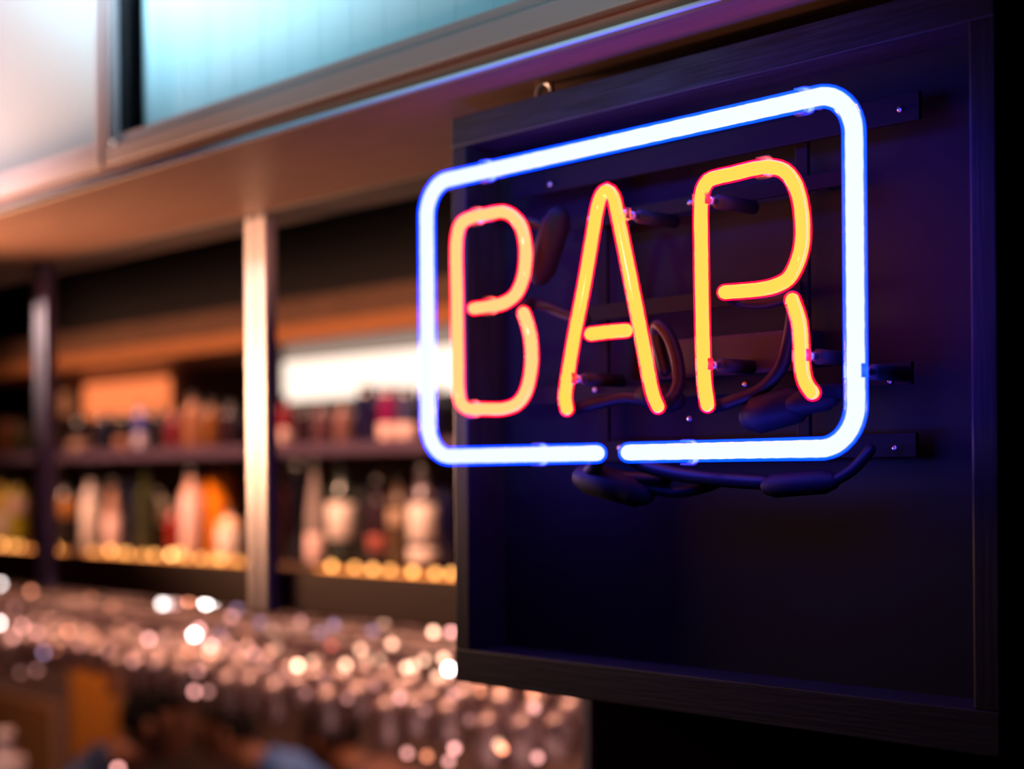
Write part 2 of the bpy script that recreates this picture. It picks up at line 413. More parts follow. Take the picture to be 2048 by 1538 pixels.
B = [  # px, dY, r, h, kind, glass, label material, label span, label text
 (3, .06, .040, .26, 'spirit', gl('yellow_glass', (.85, .6, .08)), pale, (.1, .45), 'yellow liquor bottle at the left picture edge with a pale label'),
 (36, .10, .038, .27, 'spirit', gl('lemon_glass', (.6, .5, .03)), pink, (.42, .64), 'lemon-yellow bottle with a pink upper label, left of the dull post'),
 (132, .08, .038, .26, 'spirit', gl('black_glass', (.02, .018, .018)), paper('amber_paper', (.62, .24, .05)), (.42, .66), 'black bottle with an amber shoulder band, right of the dull post'),
 (182, .07, .029, .27, 'spirit', gl('frosted_glass', (.6, .5, .48)), pale, (.10, .62), 'frosted bottle with a tall pale pink label'),
 (226, .05, .026, .24, 'slim', gl('rosy_glass', (.55, .3, .22)), pink, (.05, .5), 'slim rosy bottle glowing from below'),
 (262, .09, .030, .32, 'wine', gl('navy_glass', (.012, .014, .03)), None, (0, 0), 'tall navy black wine bottle, left of the dark green one'),
 (292, .06, .027, .30, 'wine', gl('olive_glass', (.045, .05, .02)), None, (0, 0), 'tall olive green wine bottle without a label'),
 (322, .12, .030, .27, 'spirit', gl('dark_olive_glass', (.05, .045, .02)), cream, (.36, .66), 'dark bottle with a cream label high on its body'),
 (348, .07, .022, .17, 'spirit', gl('red_glass', (.30, .02, .015)), None, (0, 0), 'short dark red bottle left of the tall peach labelled one'),
 (384, .05, .031, .285, 'spirit', gl('peach_glass', (.75, .42, .33)), pink, (.06, .66), 'tall bottle with a peach pink label'),
 (441, .12, .043, .29, 'box', gl('orange_glass', (.85, .25, .01)), None, (0, 0), 'wide bright orange bottle beside the bright steel post'),
 (459, .03, .034, .155, 'spirit', gl('glowing_peach_glass', (.95, .55, .33)), pale, (.06, .6), 'small pale round bottle in front of the orange one'),
 (570, .10, .030, .30, 'wine', gl('crimson_glass', (.10, .008, .012)), None, (0, 0), 'dark crimson wine bottle half hidden behind the bright post'),
 (597, .05, .024, .29, 'box', gl('jet_glass', (.006, .006, .01)), None, (0, 0), 'straight jet black bottle right of the bright post'),
 (630, .04, .023, .29, 'slim', gl('grey_glass', (.34, .27, .25)), pink, (.04, .3), 'slim grey bottle with a dark cap beside the jet black one'),
 (684, .06, .036, .29, 'spirit', gl('bottle_green_glass', (.015, .028, .02)), pale, (.26, .60), 'dark green bottle with a large pale oval label'),
 (728, .10, .027, .28, 'wine', gl('black_glass', (.02, .018, .018)), None, (0, 0), 'plain black wine bottle right of the green one with the pale label'),
 (756, .06, .026, .25, 'spirit', gl('plum_glass', (.03, .012, .02)), paper('red_paper', (.35, .08, .06)), (.2, .36), 'plum coloured bottle with a small dull red label'),
 (797, .08, .028, .26, 'spirit', gl('tan_glass', (.10, .06, .035)), paper('tan_paper', (.45, .30, .20)), (.45, .6), 'brown bottle with a small tan neck label'),
 (846, .05, .034, .28, 'spirit', gl('violet_glass', (.10, .07, .09)), pale, (.28, .62), 'dark bottle with two pale labels, nearest the sign board'),
 (890, .10, .024, .27, 'wine', gl('ink_glass', (.012, .01, .05)), None, (0, 0), 'ink blue bottle against the edge of the sign board'),
]
for px, dy, r, h, kd, gm, lm, lz, lab in B:
    b = bottle(px, YG+dy, zl1, r, h*.92, kd, gm, lm, lab, lz)
    if px == 846:
        obj('label', lathe_bm([(r, h*.08), (r*1.02, h*.082), (r*1.02, h*.2), (r, h*.202)], 20), pale, b, True)
    if px == 322: pass
U = [ # upper row on the middle shelf: px, dY, r, h, kind, glass, label material, text
 (15, .1, .04, .13, 'box', gl('brown_glass', (.20, .07, .02)), None, 'squat brown bottle on the middle shelf at the left picture edge'),
 (45, .1, .03, .12, 'spirit', gl('olive_glass', (.045, .05, .02)), None, 'short olive bottle on the middle shelf left of the dull post'),
 (122, .08, .036, .11, 'box', gl('jet_glass', (.006, .006, .01)), paper('brown_paper', (.3, .17, .12)), 'squat black jar on the middle shelf beside the dull post'),
 (165, .07, .040, .115, 'box', gl('jet_glass', (.006, .006, .01)), paper('brown_paper', (.3, .17, .12)), 'wide black jar with a brown label under the orange light panel'),
 (212, .08, .032, .12, 'box', gl('navy_glass', (.012, .014, .03)), None, 'navy jar under the orange light panel'),
 (250, .06, .028, .115, 'box', gl('black_glass', (.02, .018, .018)), paper('rust_paper', (.30, .12, .08)), 'black bottle with a rust label under the orange light panel'),
 (283, .03, .019, .145, 'spirit', gl('blue_glass', (.07, .08, .35)), paper('silver_paper', (.6, .5, .6)), 'small blue bottle with a silvery top on the middle shelf'),
 (318, .08, .028, .14, 'spirit', gl('black_glass', (.02, .018, .018)), None, 'black bottle right of the small blue one'),
 (352, .06, .030, .12, 'spirit', gl('maroon_glass', (.16, .02, .03)), None, 'maroon bottle on the middle shelf'),
 (388, .07, .028, .16, 'spirit', gl('copper_glass', (.35, .14, .07)), None, 'copper brown bottle on the middle shelf'),
 (425, .05, .030, .135, 'spirit', gl('brown_glass', (.20, .07, .02)), None, 'brown bottle on the middle shelf left of the bright post'),
 (462, .08, .026, .13, 'spirit', gl('plum_glass', (.03, .012, .02)), None, 'plum bottle on the middle shelf touching the bright post'),
 (568, .06, .028, .135, 'spirit', gl('wine_red_glass', (.28, .01, .03)), pink, 'wine red bottle with a pink label under the white light panel'),
 (610, .10, .028, .115, 'spirit', gl('plum_glass', (.03, .012, .02)), None, 'short plum bottle under the left end of the white light panel'),
 (646, .06, .024, .11, 'spirit', gl('mauve_glass', (.12, .05, .06)), None, 'short mauve bottle under the white light panel'),
 (690, .07, .026, .11, 'spirit', gl('rosewood_glass', (.22, .10, .09)), None, 'short rosewood coloured bottle under the white light panel'),
 (738, .06, .030, .14, 'box', gl('ink_glass', (.012, .01, .05)), None, 'ink blue square shouldered bottle under the white light panel'),
 (780, .07, .026, .135, 'box', gl('magenta_glass', (.22, .01, .09)), pink, 'magenta bottle with a pink foot label on the middle shelf'),
 (818, .07, .026, .13, 'box', gl('slate_glass', (.05, .05, .12)), pink, 'slate blue bottle on the middle shelf beside the blue neon tube'),
 (872, .07, .028, .13, 'spirit', gl('ink_glass', (.012, .01, .05)), None, 'ink blue bottle on the middle shelf seen inside the neon border'),
]
for px, dy, r, h, kd, gm, lm, lab in U:
    bottle(px, YG+dy, zm1, r, h, kd, gm, lm, lab, (.05, .32))
# pump bottle on the counter at the lower left
P = at(8, 1430, 1.85)
pb_m = mat('white_pink_plastic', (.95, .72, .70), .4)
pb = obj('pump_bottle', lathe_bm([(0, 0), (.055, 0), (.058, .006), (.058, .135), (.052, .15), (.022, .158), (.022, .168)], 28), pb_m, None, True)
pb.location = (P.x, 1.85, .95); tag(pb, 'pinkish white pump bottle at the lower left corner of the view', 'bottle')
obj('pump_collar', lathe_bm([(.026, .166), (.026, .182), (.012, .184), (.010, .195)], 20), pb_m, pb, True)
obj('pump_head', lathe_bm([(.010, .193), (.026, .197), (.031, .208), (.024, .222), (0, .226)], 20), pb_m, pb, True)
nb = tube_bm([(0, 0, .209), (-.03, -.01, .211), (-.055, -.018, .205)], [.009, .007, .005], 10)
obj('nozzle', nb, pb_m, pb, True)

# ---------------------------------------------------------------- hanging wine glasses
wg = clear('wine_glass', (.95, .92, .92), .055, .42, gcol=(1, .84, .84), fres=True)
H = .19
bowl_p = [(.0, -.088), (.012, -.090), (.030, -.104), (.0385, -.125), (.0395, -.140), (.036, -.165), (.031, -H), (.0300, -H), (.0350, -.165), (.0383, -.140), (.0373, -.126), (.029, -.106), (.0, -.093)]
stem_p = [(.006, -.0035), (.0036, -.012), (.0034, -.07), (.005, -.083), (.009, -.0885)]
foot_p = [(.0, 0), (.034, 0), (.0345, -.0012), (.018, -.0025), (.006, -.0036), (.0, -.0036)]
def me_of(name, prof, seg):
    bm = lathe_bm(prof, seg); me = bpy.data.meshes.new(name)
    bmesh.ops.recalc_face_normals(bm, faces=bm.faces[:]); bm.to_mesh(me); bm.free(); me.materials.append(wg)
    for p in me.polygons: p.use_smooth = True
    return me
mb, ms_, mf = me_of('glass_bowl', bowl_p, 24), me_of('glass_stem', stem_p, 8), me_of('glass_foot', foot_p, 20)
rack_z = zl0-.115
rows = [(2.06, 'front'), (2.20, 'second'), (2.34, 'third'), (2.48, 'rearmost')]
rk = empty('glass_rack', (-4, 2.0, rack_z), 'steel wire rack under the shelves from which the upturned glasses hang', 'rack')
for i, (Y, nm) in enumerate(rows):
    for s in (-1, 1):
        tube('rail', [(-5.4, Y+s*.012, rack_z-.006), (-1.75, Y+s*.012, rack_z-.006)], .0024, steel, rk, 8)
for x in (-5.3, -4.2, -3.1, -2.2):
    tube('cross_bar', [(x, 2.0, rack_z+.002), (x, 2.55, rack_z+.002)], .003, steel, rk, 8)
    tube('hanger', [(x, YG+.016, rack_z), (x, YG+.016, zl0-.0851)], .003, steel, rk, 8)
for i, (Y, nm) in enumerate(rows):
    x = at(-60, 1300, Y).x; xe = at(1150, 1400, Y).x
    while x < xe:
        jz = 0
        r = bpy.data.objects.new('wine_glass', mb); COL.objects.link(r)
        r.location = (x, Y, rack_z+.0002); r.scale = (1, 1, random.choice((.92, 1, 1.08, 1.16))); r.rotation_euler = (random.uniform(-.02, .02), random.uniform(-.02, .02), 0)
        tag(r, 'clear upturned wine glass hanging in the %s row of the rack' % nm, 'glass', 'wine glasses in the %s row of the rack' % nm)
        for n_, me in (('stem', ms_), ('foot', mf)):
            c = bpy.data.objects.new(n_, me); COL.objects.link(c); c.parent = r
        x += .1*random.uniform(.92, 1.2)

# glints on the glasses imitated by small glowing beads: (px, py, strength, colour)
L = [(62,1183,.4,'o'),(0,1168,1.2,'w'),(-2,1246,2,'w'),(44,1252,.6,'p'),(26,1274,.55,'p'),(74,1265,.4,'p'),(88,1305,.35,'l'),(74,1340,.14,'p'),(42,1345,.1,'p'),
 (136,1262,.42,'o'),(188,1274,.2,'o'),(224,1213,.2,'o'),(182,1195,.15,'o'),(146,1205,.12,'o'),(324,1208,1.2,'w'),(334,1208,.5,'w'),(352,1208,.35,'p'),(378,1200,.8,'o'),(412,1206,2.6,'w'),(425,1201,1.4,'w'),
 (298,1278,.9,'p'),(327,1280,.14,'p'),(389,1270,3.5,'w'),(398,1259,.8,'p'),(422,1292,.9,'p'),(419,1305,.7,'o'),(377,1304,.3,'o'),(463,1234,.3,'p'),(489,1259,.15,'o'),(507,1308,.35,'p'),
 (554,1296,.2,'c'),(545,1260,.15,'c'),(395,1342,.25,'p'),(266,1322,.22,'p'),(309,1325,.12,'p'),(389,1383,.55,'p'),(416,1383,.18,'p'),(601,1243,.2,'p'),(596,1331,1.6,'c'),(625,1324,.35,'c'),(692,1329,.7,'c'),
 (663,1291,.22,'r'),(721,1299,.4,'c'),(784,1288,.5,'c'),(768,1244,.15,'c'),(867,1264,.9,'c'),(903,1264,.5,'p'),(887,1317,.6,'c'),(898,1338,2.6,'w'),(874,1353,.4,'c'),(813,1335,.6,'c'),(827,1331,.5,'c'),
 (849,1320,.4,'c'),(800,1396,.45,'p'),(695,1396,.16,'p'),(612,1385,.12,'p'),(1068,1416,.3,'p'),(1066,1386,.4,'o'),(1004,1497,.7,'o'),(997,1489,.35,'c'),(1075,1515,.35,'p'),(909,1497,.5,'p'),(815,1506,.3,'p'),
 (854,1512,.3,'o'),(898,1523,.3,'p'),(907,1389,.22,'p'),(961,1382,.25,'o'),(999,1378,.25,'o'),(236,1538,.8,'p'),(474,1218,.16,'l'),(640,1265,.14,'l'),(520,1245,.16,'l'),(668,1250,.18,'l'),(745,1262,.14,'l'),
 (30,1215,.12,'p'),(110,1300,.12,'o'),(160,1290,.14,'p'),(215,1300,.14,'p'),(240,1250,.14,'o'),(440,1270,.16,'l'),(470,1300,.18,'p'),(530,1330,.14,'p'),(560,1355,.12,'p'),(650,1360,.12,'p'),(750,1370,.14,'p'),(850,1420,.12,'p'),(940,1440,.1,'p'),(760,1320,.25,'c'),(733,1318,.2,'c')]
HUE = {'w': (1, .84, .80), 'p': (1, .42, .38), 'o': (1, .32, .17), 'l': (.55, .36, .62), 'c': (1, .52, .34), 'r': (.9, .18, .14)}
glint_me = {}
def glint_mesh(hue, s):
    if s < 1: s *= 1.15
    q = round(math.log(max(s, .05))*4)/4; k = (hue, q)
    if k not in glint_me:
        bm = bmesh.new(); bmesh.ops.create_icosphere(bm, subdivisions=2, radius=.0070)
        me = bpy.data.meshes.new('glint_bead'); bm.to_mesh(me); bm.free()
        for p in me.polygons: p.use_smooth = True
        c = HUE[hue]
        me.materials.append(emis('glow_bead_%s_%d' % (hue, int(q*100)), c, 8.5*math.exp(q), sample=math.exp(q) > .5)); glint_me[k] = me
    return glint_me[k]
bands = [(0, 1230, 'topmost band of warm glints imitated by tiny glowing beads close under the shelf'),
         (1230, 1288, 'second band of pink and white glints on the glasses, imitated by tiny glowing beads'),
         (1288, 1350, 'third band of peach glints on the glass bowls, imitated by tiny glowing beads'),
         (1350, 1440, 'fourth sparse band of dim glints below the glasses, imitated by tiny glowing beads'),
         (1440, 1600, 'lowest band of glints under the sign board, imitated by tiny glowing beads')]
added_wire_m = mat('added_dark_wire', (.03, .02, .02), .5)
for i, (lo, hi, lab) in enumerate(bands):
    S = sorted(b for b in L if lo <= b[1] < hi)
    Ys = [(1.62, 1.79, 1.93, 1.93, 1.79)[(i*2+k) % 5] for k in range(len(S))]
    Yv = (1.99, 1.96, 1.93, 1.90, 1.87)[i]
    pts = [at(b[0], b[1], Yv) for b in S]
    t = empty('glint_band', pts[0], lab, 'light')
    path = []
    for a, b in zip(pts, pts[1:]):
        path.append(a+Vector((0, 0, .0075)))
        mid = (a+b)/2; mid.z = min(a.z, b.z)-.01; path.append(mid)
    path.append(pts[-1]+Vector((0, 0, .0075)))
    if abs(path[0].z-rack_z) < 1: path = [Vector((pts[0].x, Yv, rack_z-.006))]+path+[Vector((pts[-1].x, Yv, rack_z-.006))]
    tube('wire', catmull(path, .02), .0008, added_wire_m, t, 5)  # added wire that joins the imitated glints
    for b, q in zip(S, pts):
        o = bpy.data.objects.new('glow_bead', glint_mesh(b[3], b[2])); COL.objects.link(o); o.parent = t; o.location = q-pts[0]

# ---------------------------------------------------------------- wood panels behind the seats
box_p = [(-80, 108, 1368, 'brown wooden screen panel behind the pump bottle', mat('brown_screen', (.22, .10, .045), .5, noise=((2, 2, 20), (.17, .075, .035))), 3.3),
         (138, 243, 1335, 'amber wooden screen panel behind the seated people', mat('amber_screen', (.45, .17, .02), .5, noise=((2, 2, 20), (.36, .12, .015))), 3.3)]
for a, b, yt, lab, mm, Y in box_p:
    A = at(a, yt, Y); Bp = at(b, yt, Y)
    c = empty('screen_panel', (A.x, Y, 0), lab, 'screen')
    box('panel', (A.x+.02, Y, .05), (Bp.x-.02, Y+.02, A.z), mm, c, .003)
    for xx in (A.x, Bp.x-.02): box('frame_stile', (xx, Y-.01, 0), (xx+.02, Y+.03, A.z+.01), walnut, c, .002)

# ---------------------------------------------------------------- people at the far side of the bar
skin = mat('skin', (.20, .075, .042), .55); hair = mat('black_hair', (.006, .005, .005), .8, spec=.1, bump=((60, 60, 6), .4, .003))
def person(px, py_top, D, label, shirt, face_az, sl, lean=(0, 0), scale=1.0):
    """seated figure; the crown of the head is seen at (px, py_top) at distance D; face_az = heading of the face"""
    a = (px-1024)/F; Y = D*(CS*1+SN*a)
    Pt = at(px, py_top, Y)
    ground = 0.0
    root = empty('person', (Pt.x, Y, 0), label, 'person')
    hz = Pt.z; s = scale
    rot = Matrix.Rotation(face_az, 4, 'Z')
    def W(x, y, z): return rot @ Vector((x, y, z))      # local: +y is where the person faces
    hc = hz-.115*s                                        # head centre
    sh = hc-.235*s; hip = max(hc-.78*s, .42)
    V = []; Rr = []; E = []
    def v(x, y, z, r, par=None):
        V.append(W(x, y, z)); Rr.append(r)
        if par is not None: E.append((par, len(V)-1))
        return len(V)-1
    pel = v(0, -.30, hip+.06, .15*s)
    wa = v(0, -.30, hip+.22, .135*s, pel); ch = v(0, -.22, hc-.24*s, .155*s, wa); ns = v(0, -.13*s, hc-.13*s, .105*s, ch)
    nk = v(0, -.085*s, hc-.105*s, .062*s, ns)
    obj('neck', tube_bm([W(0, -.11*s, hc-.12*s), W(0, -.05*s, hc-.09*s), W(0, 0, hc-.05)], [.056*s, .052*s, .052*s], 16), skin, root, True)
    hands = []
    for d in (-1, 1):
        so_ = v(d*.17*s, -.19, hc-.19*s, .075*s, ch)
        el = v(d*.24*s, -.02, hc-.44*s, .048*s, so_)
        wr = v(d*.12*s, .20, hc-.48*s, .03*s, el); hands.append(W(d*.10*s, .24, hc-.485*s))
        hp = v(d*.10, -.22, hip+.02, .095*s, pel); kn = v(d*.13, .16, hip+.02, .07*s, hp); an = v(d*.13, .16, .10, .045*s, kn)
        to = v(d*.14, .29, .045, .035*s, an)
    me = bpy.data.meshes.new('body'); me.from_pydata(V, E, []); me.materials.append(shirt)
    body = bpy.data.objects.new('body', me); COL.objects.link(body); body.parent = root
    sk = body.modifiers.new('skin', 'SKIN'); sk.use_smooth_shade = True
    for i, q in enumerate(me.skin_vertices[0].data): q.radius = (Rr[i], Rr[i]); q.use_root = (i == 0)
    sb = body.modifiers.new('sub', 'SUBSURF'); sb.levels = sb.render_levels = 2
    # head with a face
    bm = bmesh.new(); bmesh.ops.create_uvsphere(bm, u_segments=28, v_segments=20, radius=1)
    for q in bm.verts:
        x, y, z = q.co
        wx = .078*(1-.22*max(0, -z)**1.5); wy = .098*(1-.12*max(0, -z)); Z = z*.115
        X = x*wx; Yy = y*wy
        if y > .5:                                           # face: brow, nose, mouth, chin
            nose = math.exp(-(x/.16)**2)*math.exp(-((z+.15)/.22)**2); Yy += .019*nose
            Yy -= .010*(math.exp(-((abs(x)-.38)/.16)**2)*math.exp(-((z-.08)/.13)**2))
            Yy += .008*math.exp(-(x/.3)**2)*math.exp(-((z+.55)/.07)**2) + .010*math.exp(-(x/.25)**2)*math.exp(-((z+.85)/.12)**2)
        q.co = W(X, Yy+.02, Z) + Vector((lean[0], lean[1], hc))
    hd = obj('head', bm, skin, root, True)
    bm = bmesh.new(); bmesh.ops.create_uvsphere(bm, u_segments=24, v_segments=16, radius=1)
    kill = []
    for q in bm.verts:
        x, y, z = q.co
        if z < -.35 or (y > .45 and z < .35): kill.append(q)
        q.co = W(x*.086, y*.106+.012, z*.122) + Vector((lean[0], lean[1], hc+.004))
    bmesh.ops.delete(bm, geom=kill, context='VERTS')
    hr = obj('hair', bm, hair, root, True)
    so2 = hr.modifiers.new('thick', 'SOLIDIFY'); so2.thickness = .008
    for d in (-1, 1):
        bm = bmesh.new(); bmesh.ops.create_uvsphere(bm, u_segments=10, v_segments=8, radius=1)
        for q in bm.verts: q.co = W(d*.082+q.co.x*.009, q.co.y*.018+.01, q.co.z*.032-.01) + Vector((lean[0], lean[1], hc))
        obj('ear', bm, skin, root, True)
        bm = bmesh.new(); bmesh.ops.create_uvsphere(bm, u_segments=10, v_segments=8, radius=.011)
        for q in bm.verts: q.co = W(d*.030+q.co.x, q.co.y+.103, q.co.z+.009) + Vector((lean[0], lean[1], hc))
        obj('eye', bm, mat('eye_dark', (.05, .04, .04), .2), root, True)
    for d, hp in zip((-1, 1), hands):                       # palm, four fingers and a thumb each
        V = []; E = []; Rr = []
        V.append(hp-W(0, .045, 0)); Rr.append(.026); V.append(hp+W(-d*.01, .01, 0)); Rr.append(.030); E.append((0, 1))
        V.append(hp+W(-d*.02, .04, 0)); Rr.append(.027); E.append((1, 2))
        for k, ln in enumerate((.062, .074, .070, .054)):
            b0 = hp+W(-d*.02+(k-1.5)*.018, .055, 0); i0 = len(V)
            V += [b0, b0+W(0, ln*.45, .006), b0+W(0, ln*.85, -.012)]; Rr += [.010, .009, .007]
            E += [(2, i0), (i0, i0+1), (i0+1, i0+2)]
        i0 = len(V); b0 = hp+W(-d*.038, 0, .004)
        V += [b0, b0+W(-d*.02, .035, -.006)]; Rr += [.012, .009]; E += [(1, i0), (i0, i0+1)]
        me = bpy.data.meshes.new('hand'); me.from_pydata(V, E, []); me.materials.append(skin)
        ho = bpy.data.objects.new('hand', me); COL.objects.link(ho); ho.parent = root
        md = ho.modifiers.new('skin', 'SKIN'); md.use_smooth_shade = True
        for i, q in enumerate(me.skin_vertices[0].data): q.radius = (Rr[i], Rr[i]); q.use_root = (i == 0)
        sb = ho.modifiers.new('sub', 'SUBSURF'); sb.levels = sb.render_levels = 1
    # the stool under the figure
    sx = W(0, -.28, 0)
    st = empty('stool', (Pt.x+sx.x, Y+sx.y, 0), 'dark round stool under the person in ' + sl, 'stool')
    top = hip-.07
    o = obj('seat', lathe_bm([(0, top-.05), (.17, top-.05), (.18, top-.02), (.17, top), (0, top)], 24), dark_brown, st, True)
    for k in range(4):
        c_, s_ = math.cos(PI/4+k*PI/2), math.sin(PI/4+k*PI/2)
        obj('leg', tube_bm([(c_*.12, s_*.12, top-.045), (c_*.19, s_*.19, 0)], .013, 8), dark_metal, st, True)
person(303, 1366, 4.7, 'person with black hair in a navy top, nearest the amber screen', mat('navy_cloth', (.012, .028, .085), .8), -.73, 'the navy top')
person(462, 1396, 5.6, 'person with black hair in a blue shirt, head bowed beside the one in navy', mat('blue_cloth', (.015, .07, .22), .8), 2.41, 'the blue shirt')
person(668, 1394, 5.0, 'person in a rust coloured top, seen through the hanging glasses', mat('rust_cloth', (.14, .045, .025), .8), 1.9, 'the rust coloured top')

# ---------------------------------------------------------------- black sign board
YB = .985; YK = 1.032
xl, xr = at(906, 800, YB).x, at(1994.5, 800, YB).x
xli, xri = at(934, 800, YB).x, at(1942, 800, YB).x
zt, zb, zti, zbi = CZ+.3421, CZ-.199, CZ+.3133, CZ-.1674
sb = empty('sign_board', ((xl+xr)/2, YB, zb), 'black stained framed board behind the neon letters, hung under the soffit', 'board')
box('frame_rail', (xl, YB, zti), (xr, 1.099, zt), black_wood, sb, .0012)
box('frame_rail', (xl, YB, zb), (xr, 1.099, zbi), black_wood, sb, .0012)
box('frame_stile', (xl, YB+.0006, zbi), (xli, 1.099, zti), black_wood_v, sb, .0012)
box('frame_stile', (xri, YB+.0006, zbi), (xr, 1.099, zti), black_wood_v, sb, .0012)
box('back_board', (xli, YK, zbi), (xri, YK+.006, zti), chalk_black, sb)
# screw eye on top, with the hook that holds it
ex = at(1090, 185, 1.02).x
pts = [(ex+.0100*math.cos(t), 1.02+.006*math.sin(t)*0, zt+.012+.0100*math.sin(t)) for t in [k*2*PI/20 for k in range(21)]]
tube('screw_eye', pts, .0026, mat('zinc', (.7, .7, .72), .35, .6), sb, 10)
tube('screw_shank', [(ex, 1.02, zt+.003), (ex, 1.02, zt-.01)], .0017, MATS['zinc'], sb, 8)

# ---------------------------------------------------------------- the neon sign
YN = .94
ns = empty('neon_sign', (at(1250, 560, YN).x, YN, CZ+.14), 'glowing neon sign spelling BAR in yellow-orange inside a blue-white rounded border', 'sign')
core_b = emis('blue_white_glow', (.96, 1.0, 16.0), 1.0)
sh_b = clear('blue_neon_glass', (1, 1, 1), .03, .1, glow=((.0, .07, 3.5), 1))
core_y = emis('yellow_orange_glow', (4.5, .75, .06), 1.0)
core_p = emis('peach_glow', (4.5, .70, .20), 1.0)
sh_r = clear('red_neon_glass', (1, 1, 1), .03, .1, glow=((2.2, .0, .04), 1))
clip_m = clear('clear_clip', (.8, .8, .9), .42, .3, fres=True)
black_tube = mat('blackout_paint', (.008, .005, .010), .5, spec=.25)
def neon(name, pts, rs, rc, ms, mc, label=None):
    o = tube(name, pts, rs, ms, ns, 20, round_cap=True)
    if label: o['label'] = label
    c = obj('glow_core', tube_bm([Vector(p)-ns.location for p in pts], rc, 16, round_cap=True, wob=.05), mc, o, True)
    return o
N = lambda x, y, d=0: at(x, y, YN+d)
def rel(pts): return [N(*p) for p in pts]
# border: the two halves meet at the gap in the bottom run
xbl, xbr = at(854.5, 600, YN).x, at(1710.5, 600, YN).x
ztn, zbn = CZ+.2713, CZ+.0165
gl_, gr_ = at(1194, 905, YN).x, at(1257, 905, YN).x
neon('border_tube', fillet([(gl_, YN, zbn), (xbl, YN, zbn), (xbl, YN, ztn), (xbr, YN, ztn), (xbr, YN, zbn), (gr_, YN, zbn)], .031), 0.0086, .0064, sh_b, core_b, 'blue-white glowing rounded rectangle')
LR, LC = .0066, .0051
Bt = [(948, 617), (976, 613), (1008, 606), (1032, 588), (1046, 556), (1051, 520), (1050.5, 489), (1043, 455), (1029, 435), (1008, 424), (970, 429.5), (940, 436), (922, 448), (914, 475), (914, 600), (915.5, 720), (917, 785), (922, 806), (934, 817), (966, 818), (1010, 817), (1036, 806), (1051, 785), (1058.5, 760), (1063.5, 719), (1061, 675), (1054, 645), (1047.5, 626)]
neon('letter_tube', catmull(rel(Bt)), LR, LC, sh_r, core_p, 'peach-yellow glowing letter B')
At = [(1134, 818), (1130.5, 797), (1136, 750), (1149, 670), (1168, 572), (1187, 459), (1195, 414), (1203, 390), (1214.5, 380), (1226, 392), (1235, 429), (1248, 492), (1264, 572), (1283, 670), (1301, 768), (1308, 795), (1316, 813)]
neon('letter_tube', catmull(rel(At)), LR, LC, sh_r, core_y, 'yellow glowing letter A')
neon('letter_tube', catmull(rel([(1182, 668), (1215, 664), (1252, 661)])), LR, LC*1.06, sh_r, core_y, 'yellow glowing crossbar of the letter A')
Rt = [(1415, 810), (1409.5, 770), (1407.5, 735), (1404, 605), (1402.5, 500), (1402, 410), (1406, 378), (1417, 361), (1434, 354.5), (1464, 348), (1510, 337), (1540, 334), (1568, 341), (1586, 361), (1598, 392), (1605, 440), (1604, 490), (1594, 527), (1577, 557), (1550, 572), (1520, 578.5), (1484, 582), (1450, 584.5)]
neon('letter_tube', catmull(rel(Rt)), LR, LC*1.03, sh_r, core_y, 'yellow glowing letter R')
Rl = [(1585, 600), (1592, 620), (1599, 645), (1602.5, 686), (1604, 725), (1608, 755), (1615, 772), (1625, 785)]
neon('letter_tube', catmull(rel(Rl)), LR, LC, sh_r, core_y, 'yellow glowing leg of the letter R')
# blacked-out returns behind the letters
def dark(pts, r=.0055, nm='blackout_tube', mm=black_tube):
    return tube(nm, catmull([N(x, y, d) for x, y, d in pts], .006), r, mm, ns, 12, round_cap=True)
dark([(1047, 622, .004), (1062, 606, .022), (1090, 612, .032), (1140, 632, .036), (1170, 640, .036)])
dark([(1317, 816, .004), (1340, 800, .018), (1357, 770, .026), (1352, 710, .03), (1335, 668, .03), (1318, 650, .03), (1312, 660, .035), (1330, 740, .04)])
dark([(1416, 813, .004), (1436, 812, .02), (1470, 800, .028), (1520, 780, .034), (1562, 735, .034), (1578, 680, .034), (1588, 610, .02), (1586, 602, .006)])
dark([(1134, 822, .004), (1160, 815, .02), (1200, 805, .03), (1250, 795, .034), (1300, 800, .034)])
dark([(1450, 586, .002), (1470, 600, .02), (1520, 606, .03), (1590, 590, .03)], .005)
dark([(1627, 787, .004), (1650, 782, .02), (1690, 784, .035), (1700, 800, .04)])
dark([(1196, 907, .002), (1192, 930, .015), (1180, 945, .025), (1240, 955, .03), (1330, 960, .034)], .006)
dark([(1255, 907, .002), (1275, 925, .015), (1340, 945, .025), (1450, 960, .03), (1530, 965, .034)], .006)
dark([(1010, 430, .004), (1045, 440, .02), (1080, 450, .03)], .0055)
# fat electrode housings
def housing(a, b, r=.0115, d=.03):
    A, Bq = N(a[0], a[1], d), N(b[0], b[1], d+.006)
    return tube('electrode_housing', [A, A.lerp(Bq, .08), A.lerp(Bq, .92), Bq], [r*.8, r, r, r*.8], mat('rubber_boot', (.010, .006, .012), .6, spec=.15), ns, 16, round_cap=True)
housing((1116, 436), (1080, 548), .0130, .03)
housing((1508, 832), (1600, 806), .0150, .034)
housing((1590, 808), (1660, 795), .0095, .030)
housing((1170, 955), (1285, 985), .0140, .028)
housing((1540, 972), (1660, 962), .0095, .034)
housing((1290, 790), (1350, 800), .011, .034)
dark([(1290, 975, .034), (1350, 985, .036), (1410, 975, .038), (1470, 955, .04), (1530, 970, .04)], .0045, 'cable')
dark([(1660, 965, .04), (1690, 950, .042), (1715, 930, .044), (1740, 900, .046)], .0045, 'cable')
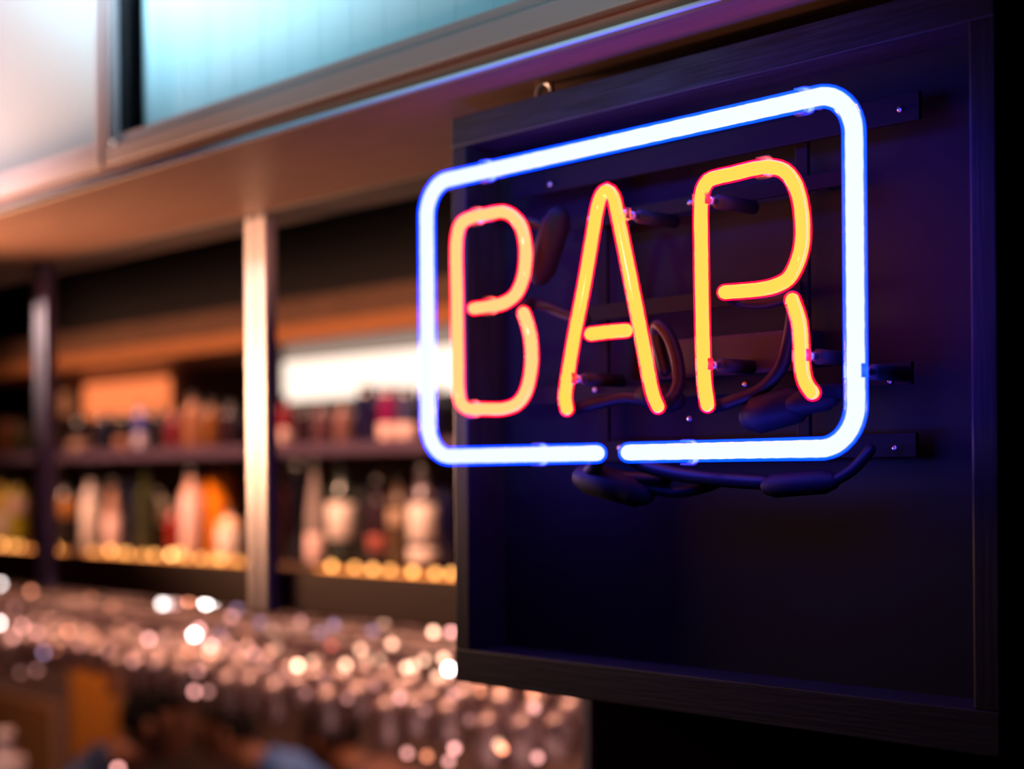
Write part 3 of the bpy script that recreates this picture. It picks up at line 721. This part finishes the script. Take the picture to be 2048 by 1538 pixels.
# mounting bars fixed to the board
def bar(x0, y0, x1, y1, Y, hh, m=dark_metal):
    a = at(x0, y0, Y); b = at(x1, y1, Y); z = (a.z+b.z)/2
    box('mounting_bar', (a.x, Y, z-hh), (b.x, Y+.004, z+hh), m, ns, .0006)
    for f_ in (.12, .9): box('spacer', (a.x+(b.x-a.x)*f_-.006, Y+.004, z-.005), (a.x+(b.x-a.x)*f_+.006, YK, z+.005), black_paint, ns)
bar(1025, 374, 1838, 213, 1.004, .0105)
bar(1120, 437, 1690, 372, 1.010, .006)
bar(1171, 618, 1600, 590, 1.004, .007)
bar(1021, 786, 1822, 757, 1.004, .0085)
bar(1160, 898, 1832, 897, 1.010, .009)
for px in (1198, 1598):
    a = at(px, 300, 1.012); 
    box('mounting_bar', (a.x-.006, 1.0145, CZ+.01), (a.x+.006, 1.0185, CZ+.27), dark_metal, ns, .0006)
for px, py in ((1100, 368), (1800, 218), (1180, 437), (1380, 405), (1190, 780), (1350, 775), (1490, 768), (1780, 762), (1379, 838), (1240, 896), (1790, 897)):
    c = at(px, py, 1.003)
    bm = bmesh.new(); bmesh.ops.create_icosphere(bm, subdivisions=2, radius=.0027)
    for q in bm.verts: q.co.y *= .5; q.co += c-ns.location
    obj('screw', bm, mat('bright_screw', (.4, .36, .4), .3, 1), ns, True)
ta, tb = at(1300, 650, .996), at(1592, 735, .996)
box('transformer_box', (ta.x, .996, CZ+.078), (tb.x, YK, CZ+.112), mat('purple_black_case', (.012, .006, .012), .5, spec=.3), ns, .004)
# clips and stand-offs
def ring(px, py, vertical=True, r=.0095, ln=.008, so_len=.03, mso=None):
    c = N(px, py)
    d = Vector((0, 0, 1)) if vertical else Vector((1, 0, 0))
    e = Vector((1, 0, 0)) if vertical else Vector((0, 0, 1))
    bm = bmesh.new()
    # open saddle around the tube: an arc of 200 degrees, clear plastic
    arc = [(math.cos(t)*r, math.sin(t)*r) for t in [PI*(-.12)+k*PI*1.24/14 for k in range(15)]]
    o_ = [[], []]; i_ = [[], []]
    for k, s in enumerate((-1, 1)):
        for x, y in arc:
            o_[k].append(bm.verts.new(c-ns.location + e*x + Vector((0, y, 0)) + d*s*ln/2))
            i_[k].append(bm.verts.new(c-ns.location + (e*x + Vector((0, y, 0)))*.86 + d*s*ln/2))
    for j in range(14):
        bm.faces.new((o_[0][j], o_[0][j+1], o_[1][j+1], o_[1][j])); bm.faces.new((i_[0][j], i_[1][j], i_[1][j+1], i_[0][j+1]))
        bm.faces.new((o_[0][j], i_[0][j], i_[0][j+1], o_[0][j+1])); bm.faces.new((o_[1][j], o_[1][j+1], i_[1][j+1], i_[1][j]))
    cl = obj('tube_clip', bm, clip_m, ns, True)
    tube('clip_neck', [c+Vector((0, r, 0)), c+Vector((0, r+.012, 0))], .0035, clip_m, ns, 10)
    if mso: tube('stand_off', [c+Vector((0, r+.012, 0)), c+Vector((0, .0635, 0))], .0058, mso, ns, 14)
so_m = mat('black_stand_off', (.01, .008, .012), .5, spec=.2)
for px, py, vert, r, full in ((1137, 757, True, .0072, 1), (1245, 428, True, .0072, 1), (1408, 729, True, .0072, 1), (1603, 711, True, .0072, 1), (1402, 398, True, .0072, 1),
                              (972, 343, False, .0104, 0), (1605, 203, False, .0104, 0), (1077, 909, False, .0104, 0), (1376, 905, False, .0104, 0),
                              (952, 433, False, .0086, 0), (978, 612, False, .0086, 0), (944, 818, False, .0086, 0), (1527, 335, False, .0086, 0)):
    ring(px, py, vert, r, .009 if vert else .010, mso=so_m if full else None)
ring(1711, 742, True, .0085, .010, mso=so_m)
